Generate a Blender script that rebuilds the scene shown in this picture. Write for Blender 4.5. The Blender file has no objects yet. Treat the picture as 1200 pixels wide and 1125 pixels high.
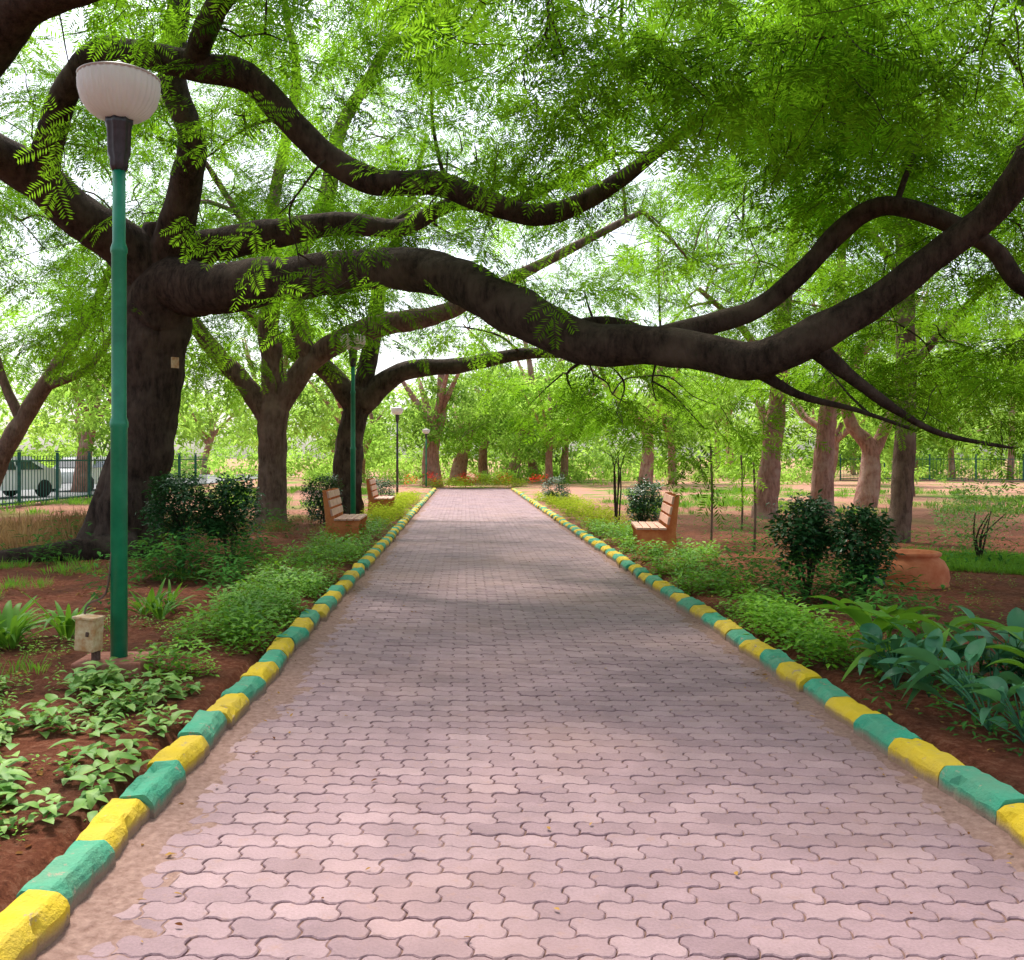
import bpy, math, random, bmesh
import numpy as np
from mathutils import Vector, Matrix, noise
random.seed(7); R=random.random
def U(a,b): return a+(b-a)*random.random()
scene=bpy.context.scene
scene.view_settings.view_transform='Standard'; scene.view_settings.look='None'; scene.view_settings.exposure=0

# ---------------------------------------------------------------- materials
def mat(name):
    m=bpy.data.materials.new(name); m.use_nodes=True
    nt=m.node_tree; nt.nodes.clear()
    o=nt.nodes.new('ShaderNodeOutputMaterial')
    return m,nt,o
def N(nt,t,**k):
    n=nt.nodes.new(t)
    for a,b in k.items(): setattr(n,a,b)
    return n
def noise_n(nt,scale,detail=4,rough=.6,coord=None):
    n=N(nt,'ShaderNodeTexNoise'); n.inputs['Scale'].default_value=scale; n.inputs['Detail'].default_value=detail; n.inputs['Roughness'].default_value=rough
    if coord is not None: nt.links.new(coord,n.inputs['Vector'])
    return n
def ramp(nt,fac,stops):
    r=N(nt,'ShaderNodeValToRGB'); e=r.color_ramp.elements
    while len(e)<len(stops): e.new(.5)
    for i,(p,c) in enumerate(stops):
        e[i].position=p; e[i].color=(c[0],c[1],c[2],1) if hasattr(c,'__len__') else (c,c,c,1)
    nt.links.new(fac,r.inputs[0]); return r
def mixc(nt,fac,a,b,bt='MIX'):
    m=N(nt,'ShaderNodeMix',data_type='RGBA',blend_type=bt)
    for s,v in ((0,fac),(6,a),(7,b)):
        if isinstance(v,(int,float)): m.inputs[s].default_value=v
        elif isinstance(v,tuple): m.inputs[s].default_value=(*v,1)
        else: nt.links.new(v,m.inputs[s])
    return m.outputs[2]
def bump(nt,h,strength=.5,dist=.02):
    b=N(nt,'ShaderNodeBump'); b.inputs['Strength'].default_value=strength; b.inputs['Distance'].default_value=dist
    nt.links.new(h,b.inputs['Height']); return b.outputs[0]
def principled(nt,o,col,rough=.8,normal=None,spec=.3):
    p=N(nt,'ShaderNodeBsdfPrincipled'); p.inputs['Roughness'].default_value=rough; p.inputs['Specular IOR Level'].default_value=spec
    if isinstance(col,tuple): p.inputs['Base Color'].default_value=(*col,1)
    else: nt.links.new(col,p.inputs['Base Color'])
    if normal is not None: nt.links.new(normal,p.inputs['Normal'])
    nt.links.new(p.outputs[0],o.inputs[0]); return p
def pos(nt): return N(nt,'ShaderNodeNewGeometry').outputs['Position']
def simple(name,a,b,scale=8,rough=.8,bs=.3,bd=.01,spec=.3,stops=(.35,.65)):
    m,nt,o=mat(name); c=pos(nt); n=noise_n(nt,scale,5,.65,c)
    r=ramp(nt,n.outputs[0],[(stops[0],a),(stops[1],b)])
    principled(nt,o,r.outputs[0],rough,bump(nt,n.outputs[0],bs,bd),spec); return m
def leafmat(name,dark,light,trans,tf=.45,rough=.5,spec=.3,nsc=.6,gloss=True,lo=.6):
    m,nt,o=mat(name)
    ri=N(nt,'ShaderNodeNewGeometry')
    n=noise_n(nt,nsc,0 if not gloss else 2,.6,ri.outputs['Position'])
    s=N(nt,'ShaderNodeMath',operation='MULTIPLY_ADD'); nt.links.new(n.outputs[0],s.inputs[0]); s.inputs[1].default_value=2.2; s.inputs[2].default_value=-.8
    a2=N(nt,'ShaderNodeMath',operation='MULTIPLY_ADD'); nt.links.new(ri.outputs['Random Per Island'],a2.inputs[0]); a2.inputs[1].default_value=.5
    nt.links.new(s.outputs[0],a2.inputs[2])
    r=ramp(nt,a2.outputs[0],[(.1,dark),(1.0,light)])
    if gloss:
        p=N(nt,'ShaderNodeBsdfPrincipled'); p.inputs['Roughness'].default_value=rough; p.inputs['Specular IOR Level'].default_value=spec
    else: p=N(nt,'ShaderNodeBsdfDiffuse')
    nt.links.new(r.outputs[0],p.inputs[0])
    t=N(nt,'ShaderNodeBsdfTranslucent'); tc=ramp(nt,a2.outputs[0],[(.1,tuple(x*lo for x in trans)),(1.,trans)]); nt.links.new(tc.outputs[0],t.inputs[0])
    mx=N(nt,'ShaderNodeMixShader'); mx.inputs[0].default_value=tf
    nt.links.new(p.outputs[0],mx.inputs[1]); nt.links.new(t.outputs[0],mx.inputs[2]); nt.links.new(mx.outputs[0],o.inputs[0])
    return m
M={}
M['canopy']=leafmat('canopy_leaf',(.018,.08,.008),(.12,.28,.015),(.38,.74,.03),.55,gloss=False,lo=.38,nsc=.8)
M['far']=leafmat('far_leaf_hazed',(.05,.17,.02),(.26,.43,.07),(.56,.88,.14),.55,nsc=.3,gloss=False,lo=.5)  # distant haze and glare painted in as a lighter leaf colour
M['ground']=leafmat('groundcover_leaf',(.06,.22,.02),(.24,.50,.03),(.35,.65,.04),.35,nsc=2)
M['yel']=leafmat('yellow_leaf',(.22,.34,.02),(.50,.56,.05),(.5,.6,.05),.35,gloss=False)
M['darkl']=leafmat('dark_shrub_leaf',(.012,.06,.018),(.035,.12,.03),(.05,.16,.03),.2,.35,.4,4)
M['mid']=leafmat('mid_leaf',(.03,.12,.03),(.09,.25,.05),(.16,.38,.05),.3,gloss=False,nsc=2)
M['blue']=leafmat('broad_leaf',(.035,.15,.08),(.09,.30,.14),(.16,.42,.10),.25,.4,.35,3)
M['hosta']=leafmat('light_leaf',(.09,.28,.04),(.32,.50,.12),(.3,.5,.08),.3,.5,.3,9)
M['straw']=leafmat('dry_grass',(.30,.18,.09),(.52,.36,.18),(.4,.25,.1),.3,gloss=False)
M['grass']=leafmat('grass_blade',(.07,.22,.02),(.18,.40,.04),(.3,.6,.04),.35)
M['litter']=leafmat('dry_leaf',(.14,.05,.02),(.5,.30,.09),(.2,.1,.03),.15,nsc=9,gloss=False)
M['flower']=leafmat('red_flower',(.7,.02,.02),(.85,.10,.06),(.5,.05,.02),.2,gloss=False)
def bark(name,a,b,c2):
    m,nt,o=mat(name); c=pos(nt)
    mp=N(nt,'ShaderNodeMapping'); mp.inputs['Scale'].default_value=(1,1,.3); nt.links.new(c,mp.inputs[0])
    n=noise_n(nt,12,6,.75,mp.outputs[0]); n2=noise_n(nt,1.6,3,.7,c)
    r=ramp(nt,n.outputs[0],[(.35,a),(.65,b)]); r2=ramp(nt,n2.outputs[0],[(.48,0.),(.7,1.)])
    col=mixc(nt,r2.outputs[0],r.outputs[0],c2)
    principled(nt,o,col,.9,bump(nt,n.outputs[0],1.,.07),.1); return m
M['bark']=bark('bark_dark',(.022,.016,.013),(.09,.063,.05),(.12,.09,.07))
M['bark2']=bark('bark_mid',(.08,.05,.04),(.26,.165,.13),(.30,.21,.17))
M['bark3']=bark('bark_sunlit_pink',(.20,.09,.07),(.50,.27,.22),(.5,.34,.29))  # sunlight on the pinkish trunks is painted into this paler bark colour

# ---------------------------------------------------------------- mesh builder
class MB:
    def __init__(s): s.v=[]; s.f=[]; s.m=[]; s.sm=[]
    def add(s,vs,fs,mi=0,sm=False):
        b=len(s.v); s.v+= [tuple(x) for x in vs]
        for f in fs: s.f.append(tuple(i+b for i in f)); s.m.append(mi); s.sm.append(sm)
    def box(s,c,size,mi=0,rot=None,bev=0):
        hx,hy,hz=[q/2 for q in size]
        if bev<=0:
            vs=[Vector((x,y,z)) for z in(-hz,hz) for y in(-hy,hy) for x in(-hx,hx)]
            fs=[(0,2,3,1),(4,5,7,6),(0,1,5,4),(2,6,7,3),(0,4,6,2),(1,3,7,5)]
        else:
            bm=bmesh.new(); bmesh.ops.create_cube(bm,size=1,matrix=Matrix.Diagonal((size[0],size[1],size[2],1)))
            bmesh.ops.bevel(bm,geom=bm.edges[:],offset=bev,segments=2,affect='EDGES',profile=.5)
            bm.verts.index_update(); vs=[v.co.copy() for v in bm.verts]; fs=[tuple(v.index for v in f.verts) for f in bm.faces]; bm.free()
        if rot is not None: vs=[rot@v for v in vs]
        s.add([v+Vector(c) for v in vs],fs,mi)
    def tube(s,pts,n=10,mi=0,sub=5,bumpy=0.,cap=True,seed=0):
        P=[Vector(p[:3]) for p in pts]; r=[p[3] for p in pts]; Q=[];Rr=[]
        L=len(P)
        for i in range(L-1):
            p0=P[max(i-1,0)];p1=P[i];p2=P[i+1];p3=P[min(i+2,L-1)]
            for k in range(sub):
                t=k/sub
                Q.append(.5*((2*p1)+(p2-p0)*t+(2*p0-5*p1+4*p2-p3)*t*t+(3*p1-p0-3*p2+p3)*t**3)); Rr.append(r[i]*(1-t)+r[i+1]*t)
        Q.append(P[-1]);Rr.append(r[-1])
        vs=[];fs=[]; ref=None
        for i,q in enumerate(Q):
            d=(Q[min(i+1,len(Q)-1)]-Q[max(i-1,0)]).normalized()
            if ref is None: ref=Vector((1,0,0)) if abs(d.x)<.8 else Vector((0,1,0))
            a=(ref-d*ref.dot(d)).normalized(); b=d.cross(a); ref=a
            for k in range(n):
                an=2*math.pi*k/n; dv=a*math.cos(an)+b*math.sin(an); rr=Rr[i]
                if bumpy:
                    w=q+dv*rr; rr*=1+bumpy*(noise.noise(w*2.2+Vector((seed,0,0)))*.9+noise.noise(w*6)*.4)
                vs.append(q+dv*rr)
            if i: 
                for k in range(n):
                    k2=(k+1)%n; fs.append(((i-1)*n+k,(i-1)*n+k2,i*n+k2,i*n+k))
        if cap:
            fs.append(tuple(range(n))[::-1]); fs.append(tuple((len(Q)-1)*n+k for k in range(n)))
        s.add(vs,fs,mi,True); return Q,Rr
    def lathe(s,prof,c=(0,0,0),n=32,mi=0,flute=0,amp=0,sm=True,tilt=None):
        vs=[];fs=[]
        for i,(r,z) in enumerate(prof):
            for k in range(n):
                a=2*math.pi*k/n; rr=r*(1+(amp*math.cos(a*flute) if flute else 0))
                v=Vector((rr*math.cos(a),rr*math.sin(a),z))
                if tilt is not None: v=tilt@v
                vs.append(v+Vector(c))
            if i:
                for k in range(n):
                    k2=(k+1)%n; fs.append(((i-1)*n+k,(i-1)*n+k2,i*n+k2,i*n+k))
        fs.append(tuple(range(n))[::-1]); fs.append(tuple((len(prof)-1)*n+k for k in range(n)))
        s.add(vs,fs,mi,sm)
    def leaf(s,base,d,up,L,W,n=2,droop=.3,fold=.15,mi=0):
        d=Vector(d).normalized(); up=Vector(up); side=d.cross(up)
        if side.length<.01: side=d.cross(Vector((1,0,0)))
        side.normalize(); up=side.cross(d).normalized(); base=Vector(base)
        if n==0:
            m=base+d*L*.5; s.add([base,m-side*W*.5+up*W*.15,base+d*L-Vector((0,0,droop*L)),m+side*W*.5],[(0,1,2,3)],mi); return
        vs=[base]; 
        for i in range(1,n+1):
            t=i/(n+1); w=W*.5*math.sin(math.pi*t**(.75))**.8
            c=base+d*(L*t)-Vector((0,0,1))*(droop*L*t*t)
            vs+= [c-side*w+up*fold*w*2, c, c+side*w+up*fold*w*2]
        vs.append(base+d*L-Vector((0,0,1))*(droop*L)); e=len(vs)-1
        fs=[(0,2,1),(0,3,2)]
        for i in range(n-1):
            a=1+3*i; fs+=[(a,a+1,a+4,a+3),(a+1,a+2,a+5,a+4)]
        a=1+3*(n-1); fs+=[(a,a+1,e),(a+1,a+2,e)]
        s.add(vs,fs,mi,n>2)
    def mesh(s,name,mats):
        me=bpy.data.meshes.new(name); me.from_pydata(s.v,[],s.f)
        for m in mats: me.materials.append(m)
        me.polygons.foreach_set('material_index',s.m); me.polygons.foreach_set('use_smooth',s.sm); me.update(); return me
    def obj(s,name,mats,parent=None,loc=(0,0,0),rz=0,link=True):
        ob=bpy.data.objects.new(name,s.mesh(name,mats)); ob.location=loc; ob.rotation_euler=(0,0,rz)
        if link: scene.collection.objects.link(ob)
        if parent: ob.parent=parent
        return ob
def empty(name,loc=(0,0,0)):
    e=bpy.data.objects.new(name,None); e.location=loc; e.empty_display_size=.2; scene.collection.objects.link(e); return e

# ---------------------------------------------------------------- instancing
_groups={}
def scatter(name,pts,sources,parent=None):
    """pts: list of (x,y,z,rx,ry,rz,s)"""
    a=np.array(pts,dtype=np.float32); n=len(a)
    me=bpy.data.meshes.new(name); me.vertices.add(n); me.vertices.foreach_set('co',a[:,:3].ravel())
    at=me.attributes.new('rot','FLOAT_VECTOR','POINT'); at.data.foreach_set('vector',np.ascontiguousarray(a[:,3:6]).ravel())
    at=me.attributes.new('scl','FLOAT','POINT'); at.data.foreach_set('value',np.ascontiguousarray(a[:,6]))
    at=me.attributes.new('var','INT','POINT'); at.data.foreach_set('value',np.random.RandomState(n).randint(0,len(sources),n).astype(np.int32))
    ob=bpy.data.objects.new(name,me); scene.collection.objects.link(ob)
    if parent: ob.parent=parent
    key=tuple(id(o) for o in sources)
    if key not in _groups:
        g=bpy.data.node_groups.new('scatter','GeometryNodeTree'); _groups[key]=g
        g.interface.new_socket('Geometry',in_out='INPUT',socket_type='NodeSocketGeometry'); g.interface.new_socket('Geometry',in_out='OUTPUT',socket_type='NodeSocketGeometry')
        gi=g.nodes.new('NodeGroupInput'); go=g.nodes.new('NodeGroupOutput'); ip=g.nodes.new('GeometryNodeInstanceOnPoints'); jn=g.nodes.new('GeometryNodeJoinGeometry'); rl=g.nodes.new('GeometryNodeRealizeInstances')
        for o in sources:
            oi=g.nodes.new('GeometryNodeObjectInfo'); oi.inputs['Object'].default_value=o; oi.inputs['As Instance'].default_value=True
            g.links.new(oi.outputs['Geometry'],jn.inputs[0])
        def na(nm,t):
            x=g.nodes.new('GeometryNodeInputNamedAttribute'); x.data_type=t; x.inputs['Name'].default_value=nm
            return [q for q in x.outputs if q.enabled and q.name=='Attribute'][0]
        er=g.nodes.new('FunctionNodeEulerToRotation')
        g.links.new(na('rot','FLOAT_VECTOR'),er.inputs[0]); g.links.new(er.outputs[0],ip.inputs['Rotation'])
        g.links.new(na('scl','FLOAT'),ip.inputs['Scale']); g.links.new(na('var','INT'),ip.inputs['Instance Index'])
        ip.inputs['Pick Instance'].default_value=True
        g.links.new(gi.outputs[0],ip.inputs['Points']); g.links.new(jn.outputs[0],ip.inputs['Instance']); g.links.new(ip.outputs[0],rl.inputs[0]); g.links.new(rl.outputs[0],go.inputs[0])
    md=ob.modifiers.new('scatter','NODES'); md.node_group=_groups[key]
    return ob

# sources
def frond(mb,base,az,pitch,L,npair=12,pl=.105):
    p=Vector(base); ds=L/npair
    for i in range(npair):
        d=Vector((math.cos(az)*math.cos(pitch),math.sin(az)*math.cos(pitch),math.sin(pitch)))
        q=p+d*ds; side=Vector((-math.sin(az),math.cos(az),0)); t=i/npair
        l=pl*math.sin(math.pi*(.12+.8*t))**.6*U(.8,1.15); w=.020*U(.8,1.1)
        for sgn in(-1,1):
            if R()<.06: continue
            dd=(side*sgn+d*U(.35,.65)+Vector((0,0,U(-.4,.05)))).normalized()
            wd=d*w*.5+Vector((0,0,U(-.004,.004))); tip=p+dd*l; m=p+dd*l*.5
            mb.add([p,m-wd,tip,m+wd],[(0,1,2,3)])
        p=q; pitch-=U(.03,.09); az+=U(-.05,.05)
def spray(seed):
    random.seed(seed); mb=MB(); p=Vector((0,0,0)); az=0
    for i in range(7):
        frond(mb,p,az+(-1)**i*U(.5,1.1) if i<6 else az,U(-.2,.3),U(.26,.46))
        q=p+Vector((math.cos(az),math.sin(az),U(-.15,.1)))*.09
        mb.add([p+Vector((0,-.005,0)),p+Vector((0,.005,0)),q+Vector((0,.004,0)),q+Vector((0,-.004,0))],[(0,1,2,3)],1)
        p=q; az+=U(-.25,.25)
    return mb.obj('spray_src',[M['canopy'],M['bark']],link=False)
SPR=[spray(i) for i in range(6)]
def fclump(seed,m,n=75,rad=.65,ls=.25):
    random.seed(seed); mb=MB()
    for i in range(n):
        v=Vector((random.gauss(0,1),random.gauss(0,1),random.gauss(0,.6))).normalized()*rad*R()**.45
        v.z*=.6
        mb.leaf(v,(U(-1,1),U(-1,1),U(-.6,.3)),(U(-.5,.5),U(-.5,.5),1),ls*U(.6,1.3),ls*.32,0)
    return mb.obj('clump_src',[m],link=False)
FAR=[fclump(20+i,M['far']) for i in range(3)]
def sprig(seed,m,nl=14,h=.16,ls=.06,lw=.5,spread=.08):
    random.seed(seed); mb=MB()
    for i in range(nl):
        t=(i+.5)/nl; a=i*2.4+U(-.3,.3); b=Vector((math.cos(a)*spread*U(0,1),math.sin(a)*spread*U(0,1),h*t))
        mb.leaf(b,(math.cos(a),math.sin(a),U(-.1,.6)),(0,0,1),ls*U(.7,1.25),ls*lw,1,U(.1,.4),.12)
    return mb.obj('sprig_src',[m],link=False)
GC=[sprig(40+i,M['ground']) for i in range(3)]
YL=[sprig(50+i,M['yel']) for i in range(2)]
DK=[sprig(60+i,M['darkl'],20,.16,.075,.5,.1) for i in range(3)]
MD=[sprig(70+i,M['mid'],16,.2,.07,.3,.1) for i in range(3)]
def bigleafy(seed):
    random.seed(seed); mb=MB()
    for i in range(9):
        t=(i+.5)/9; a=i*2.4+U(-.4,.4); b=Vector((math.cos(a)*.06*R(),math.sin(a)*.06*R(),.13*t))
        mb.leaf(b,(math.cos(a),math.sin(a),U(-.1,.7)),(0,0,1),.10*U(.6,1.3),.062*U(.8,1.2),3,U(.1,.6),.16)
    return mb.obj('leafy_src',[M['hosta']],link=False)
HO=[bigleafy(80+i) for i in range(4)]
LT=[sprig(90+i,M['hosta'],12,.2,.06,.5,.1) for i in range(2)]
FL=[sprig(95,M['flower'],8,.12,.05,.8,.08)]
def blades(seed,m,n,L,W,spread,droop,lift=(1.2,3),seg=2):
    random.seed(seed); mb=MB()
    for i in range(n):
        a=U(0,6.283); b=Vector((math.cos(a)*spread*R(),math.sin(a)*spread*R(),0))
        l=L*U(.6,1.1); mb.leaf(b,(math.cos(a),math.sin(a),U(*lift)),(0,0,1) ,l,W*U(.8,1.1),seg,droop*U(.3,1.2),.2)
    return mb.obj('blade_src',[m],link=False)
GR=[blades(100+i,M['grass'],18,.13,.009,.08,.3,seg=1) for i in range(3)]
ST=[blades(110+i,M['straw'],30,.45,.013,.15,.3) for i in range(2)]
LI=[blades(120+i,M['grass'],18,.75,.055,.07,.65,(.7,2.4),6) for i in range(3)]
def broad(seed,m,n=9,Lr=(.22,.42)):
    random.seed(seed); mb=MB()
    for i in range(n):
        a=U(0,6.283); h=U(.12,.42); out=U(.05,.22); b=Vector((math.cos(a)*out,math.sin(a)*out,h))
        mb.tube([(0,0,0,.007),(b.x*.4,b.y*.4,h*.6,.006),(b.x,b.y,b.z,.004)],5,0,3)
        l=U(*Lr); mb.leaf(b,(math.cos(a),math.sin(a),U(.1,1.3)),(U(-.3,.3),U(-.3,.3),1),l,l*U(.28,.42),7,U(.2,.8),.2)
    return mb.obj('broad_src',[m],link=False)
BR=[broad(130+i,M['blue']) for i in range(5)]; BR2=[broad(140+i,M['grass'],5,(.35,.5)) for i in range(2)]
def litter(seed):
    random.seed(seed); mb=MB(); mb.leaf((0,0,.006),(1,0,.1),(0,U(-.3,.3),1),.07,.03,3,U(.0,.15),.2); return mb.obj('litter_src',[M['litter']],link=False)
LTR=[litter(150+i) for i in range(3)]

# ---------------------------------------------------------------- world & sun (bright hazy day)
w=bpy.data.worlds.new("World"); scene.world=w; w.use_nodes=True; nt=w.node_tree; nt.nodes.clear()
EL=math.radians(60); AZ=math.radians(-25)
sk=nt.nodes.new('ShaderNodeTexSky'); sk.sky_type='NISHITA'; sk.sun_disc=False; sk.sun_elevation=EL; sk.sun_rotation=AZ; sk.dust_density=3; sk.air_density=1; sk.ozone_density=1
hs=nt.nodes.new('ShaderNodeHueSaturation'); hs.inputs['Saturation'].default_value=.5; hs.inputs['Value'].default_value=2.0
bg=nt.nodes.new('ShaderNodeBackground'); bg.inputs[1].default_value=.15; wo=nt.nodes.new('ShaderNodeOutputWorld')
nt.links.new(sk.outputs[0],hs.inputs['Color']); nt.links.new(hs.outputs[0],bg.inputs[0]); nt.links.new(bg.outputs[0],wo.inputs[0])
sl=bpy.data.lights.new('sun','SUN'); sl.energy=5; sl.angle=math.radians(10); sl.color=(1,.94,.84)
so=bpy.data.objects.new('sun',sl); scene.collection.objects.link(so)
so.rotation_euler=Vector((math.sin(AZ)*math.cos(EL),math.cos(AZ)*math.cos(EL),math.sin(EL))).to_track_quat('Z','Y').to_euler(); so.location=(0,0,30)
cam=bpy.data.cameras.new('camera'); cam.lens=33; cam.sensor_width=36; cam.shift_x=.046; cam.shift_y=-.022; cam.clip_end=2000
co=bpy.data.objects.new('camera',cam); scene.collection.objects.link(co); co.location=(0,0,1.55); co.rotation_euler=(math.radians(90),0,0); scene.camera=co

# ---------------------------------------------------------------- ground
XL,XR=-1.33,2.19
def axis(a,b,step,lo,hi):
    c=list(np.arange(a,b+1e-6,step)); s=step; x=a
    while x>lo: s*=1.35; x-=s; c.insert(0,x)
    s=step; x=c[-1]
    while x<hi: s*=1.35; x+=s; c.append(x)
    return c
def gh(x,y):
    dl=max(XL-.16-x,0); dr=max(x-XR-.16,0); d=max(dl,dr)
    h=-.05
    if d>0: h=-.05+min(d/.12,1)*.12+.05*noise.noise(Vector((x*.7,y*.7,0)))*min(d,1)+.02*noise.noise(Vector((x*5,y*5,3)))
    if y>47 and d==0: h=-.05+.04*min(y-47,1)
    return h
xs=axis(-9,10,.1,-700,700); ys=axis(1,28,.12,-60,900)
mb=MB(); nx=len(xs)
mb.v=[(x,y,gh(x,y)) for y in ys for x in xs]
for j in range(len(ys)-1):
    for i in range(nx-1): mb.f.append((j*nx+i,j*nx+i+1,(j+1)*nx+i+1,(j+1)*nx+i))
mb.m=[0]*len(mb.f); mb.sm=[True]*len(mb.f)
m,nt,o=mat('soil'); c=pos(nt)
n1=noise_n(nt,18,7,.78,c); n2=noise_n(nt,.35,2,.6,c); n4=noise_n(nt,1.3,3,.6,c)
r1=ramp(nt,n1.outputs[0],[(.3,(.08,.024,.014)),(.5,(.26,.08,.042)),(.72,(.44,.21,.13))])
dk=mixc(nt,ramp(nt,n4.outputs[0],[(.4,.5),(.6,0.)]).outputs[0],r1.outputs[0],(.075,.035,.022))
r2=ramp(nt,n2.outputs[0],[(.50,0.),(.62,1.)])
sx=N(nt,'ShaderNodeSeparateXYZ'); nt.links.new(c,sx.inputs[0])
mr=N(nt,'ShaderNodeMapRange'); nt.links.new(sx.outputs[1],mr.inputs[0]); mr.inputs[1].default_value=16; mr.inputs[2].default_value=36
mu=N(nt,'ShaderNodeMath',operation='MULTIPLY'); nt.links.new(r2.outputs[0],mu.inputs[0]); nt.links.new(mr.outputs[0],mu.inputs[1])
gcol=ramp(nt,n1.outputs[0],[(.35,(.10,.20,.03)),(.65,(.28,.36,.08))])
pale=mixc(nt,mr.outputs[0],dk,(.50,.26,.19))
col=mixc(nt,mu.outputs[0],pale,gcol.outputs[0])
principled(nt,o,col,.95,bump(nt,n1.outputs[0],1.,.06),.1)
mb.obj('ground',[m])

# ---------------------------------------------------------------- path pavers
m,nt,o=mat('paver'); c=pos(nt); g=N(nt,'ShaderNodeNewGeometry')
rr=ramp(nt,g.outputs['Random Per Island'],[(0.,(.285,.185,.208)),(.5,(.335,.222,.245)),(1.,(.39,.265,.283))])
n1=noise_n(nt,3,3,.65,c); n2=noise_n(nt,90,3,.7,c); n0=noise_n(nt,.55,3,.6,c); n5=noise_n(nt,14,4,.7,c)
c1=mixc(nt,.6,rr.outputs[0],ramp(nt,n1.outputs[0],[(.3,(.6,.57,.57)),(.7,(1.05,1.03,1.02))]).outputs[0],'MULTIPLY')
c1=mixc(nt,.5,c1,ramp(nt,n2.outputs[0],[(.3,(.7,.68,.66)),(.65,(1.15,1.13,1.12))]).outputs[0],'MULTIPLY')
c1=mixc(nt,ramp(nt,n5.outputs[0],[(.58,0.),(.72,.5)]).outputs[0],c1,(.33,.185,.14))
c2=mixc(nt,ramp(nt,n0.outputs[0],[(.48,0.),(.72,.5)]).outputs[0],c1,(.38,.225,.195))
principled(nt,o,c2,.7,bump(nt,n2.outputs[0],.5,.006),.35)
M['paver']=m
M['joint']=simple('joint_sand',(.13,.065,.05),(.26,.15,.115),30)
PW,PD=.225,.118
F=[(0,0),(.06,1),(.19,1),(.31,-1),(.44,-1)]
def fy(s):
    s%=.5; pts=F+[(.5,0)]
    for (a,b),(c_,d_) in zip(pts,pts[1:]):
        if a<=s<=c_: return b+(d_-b)*(s-a)/(c_-a)
    return 0
hs_=[0,.06,.19,.31,.44,.5,.56,.69,.81,.94,1]; G=[(0,0),(.25,1),(.4,1),(.6,-1),(.75,-1),(1,0)]
def gx(t):
    for (a,b),(c_,d_) in zip(G,G[1:]):
        if a<=t<=c_: return b+(d_-b)*(t-a)/(c_-a)
    return 0
ay,ax=.0095,.009
mb=MB(); rows=int(46/PD); random.seed(3)
for j in range(rows):
    y0=1.5+j*PD; x0=XL-PW+(j%2)*PW*.5
    wob=.006*noise.noise(Vector((0,j*.13,4)))
    while x0<XR:
        if x0>XL-PW*.9:
            ot=[(x0+PW*s,y0+ay*fy(s)) for s in hs_]
            rt=[(x0+PW+ax*gx(t),y0+PD*t) for t in (.25,.4,.6,.75)]
            tp=[(x0+PW*s,y0+PD+ay*fy(s)) for s in reversed(hs_)]
            lt=[(x0+ax*gx(t),y0+PD*t) for t in (.75,.6,.4,.25)]
            P=ot+rt+tp+lt; cx,cy=x0+PW/2,y0+PD/2; n=len(P)
            tz=U(-.0022,.0018)+.004*noise.noise(Vector((cx*1.2,cy*1.2,0))); ta,tb=U(-.012,.012),U(-.014,.014)
            if R()<.02: tz-=.004
            jx,jy=U(-.0012,.0012)+wob,U(-.0012,.0012)
            gp=.0018+U(0,.0016)
            def shr(p,k):
                dx,dy=p[0]-cx,p[1]-cy; return (cx+dx*(1-k/(PW/2))+jx,cy+dy*(1-k/(PD/2))+jy)
            A=[shr(p,gp) for p in P]; B=[shr(p,gp+.004) for p in P]
            hgt=lambda x,y:tz+(x-cx)*ta+(y-cy)*tb
            vs=[(x,y,-.02) for x,y in A]+[(x,y,hgt(x,y)-.004) for x,y in A]+[(x,y,hgt(x,y)) for x,y in B]
            fs=[(k,(k+1)%n,n+(k+1)%n,n+k) for k in range(n)]+[(n+k,n+(k+1)%n,2*n+(k+1)%n,2*n+k) for k in range(n)]+[tuple(range(2*n,3*n))]
            mb.add(vs,fs,0)
        x0+=PW
path=empty('path')
mb.obj('pavers',[M['paver']],path)
mb=MB(); mb.v=[(XL-.1,-3,-.0075),(XR+.1,-3,-.0075),(XR+.1,48,-.0075),(XL-.1,48,-.0075)]; mb.f=[(0,1,2,3)]; mb.m=[0]; mb.sm=[False]; mb.obj('bedding_sand',[M['joint']],path)
M['sand']=simple('washed_soil',(.20,.115,.095),(.36,.235,.20),28,.95,.9,.012,.1,(.3,.7))
mb=MB()
for sx_,x0,wd in((-1,XL,.30),(1,XR,.17)):
    Y=np.arange(1.5,46,.04); nr=12
    for j,y in enumerate(Y):
        ww=wd*(1+.6*noise.noise(Vector((y*.9,sx_,0)))+.25*noise.noise(Vector((y*4,sx_,5))))*(1 if y<9 else .7)
        for k in range(nr):
            t=k/(nr-1); x=x0-sx_*ww*t+sx_*.02; z=.016*(1-t)**1.6-.0045*t+.007*noise.noise(Vector((x*9,y*9,2)))+.004*noise.noise(Vector((x*31,y*31,6)))
            mb.v.append((x,y,z))
    base=len(mb.v)-len(Y)*nr
    for j in range(len(Y)-1):
        for k in range(nr-1):
            q=(base+j*nr+k,base+j*nr+k+1,base+(j+1)*nr+k+1,base+(j+1)*nr+k); mb.f.append(q if sx_<0 else q[::-1]); mb.m.append(0); mb.sm.append(True)
mb.obj('washed_soil',[M['sand']],path)
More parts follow.
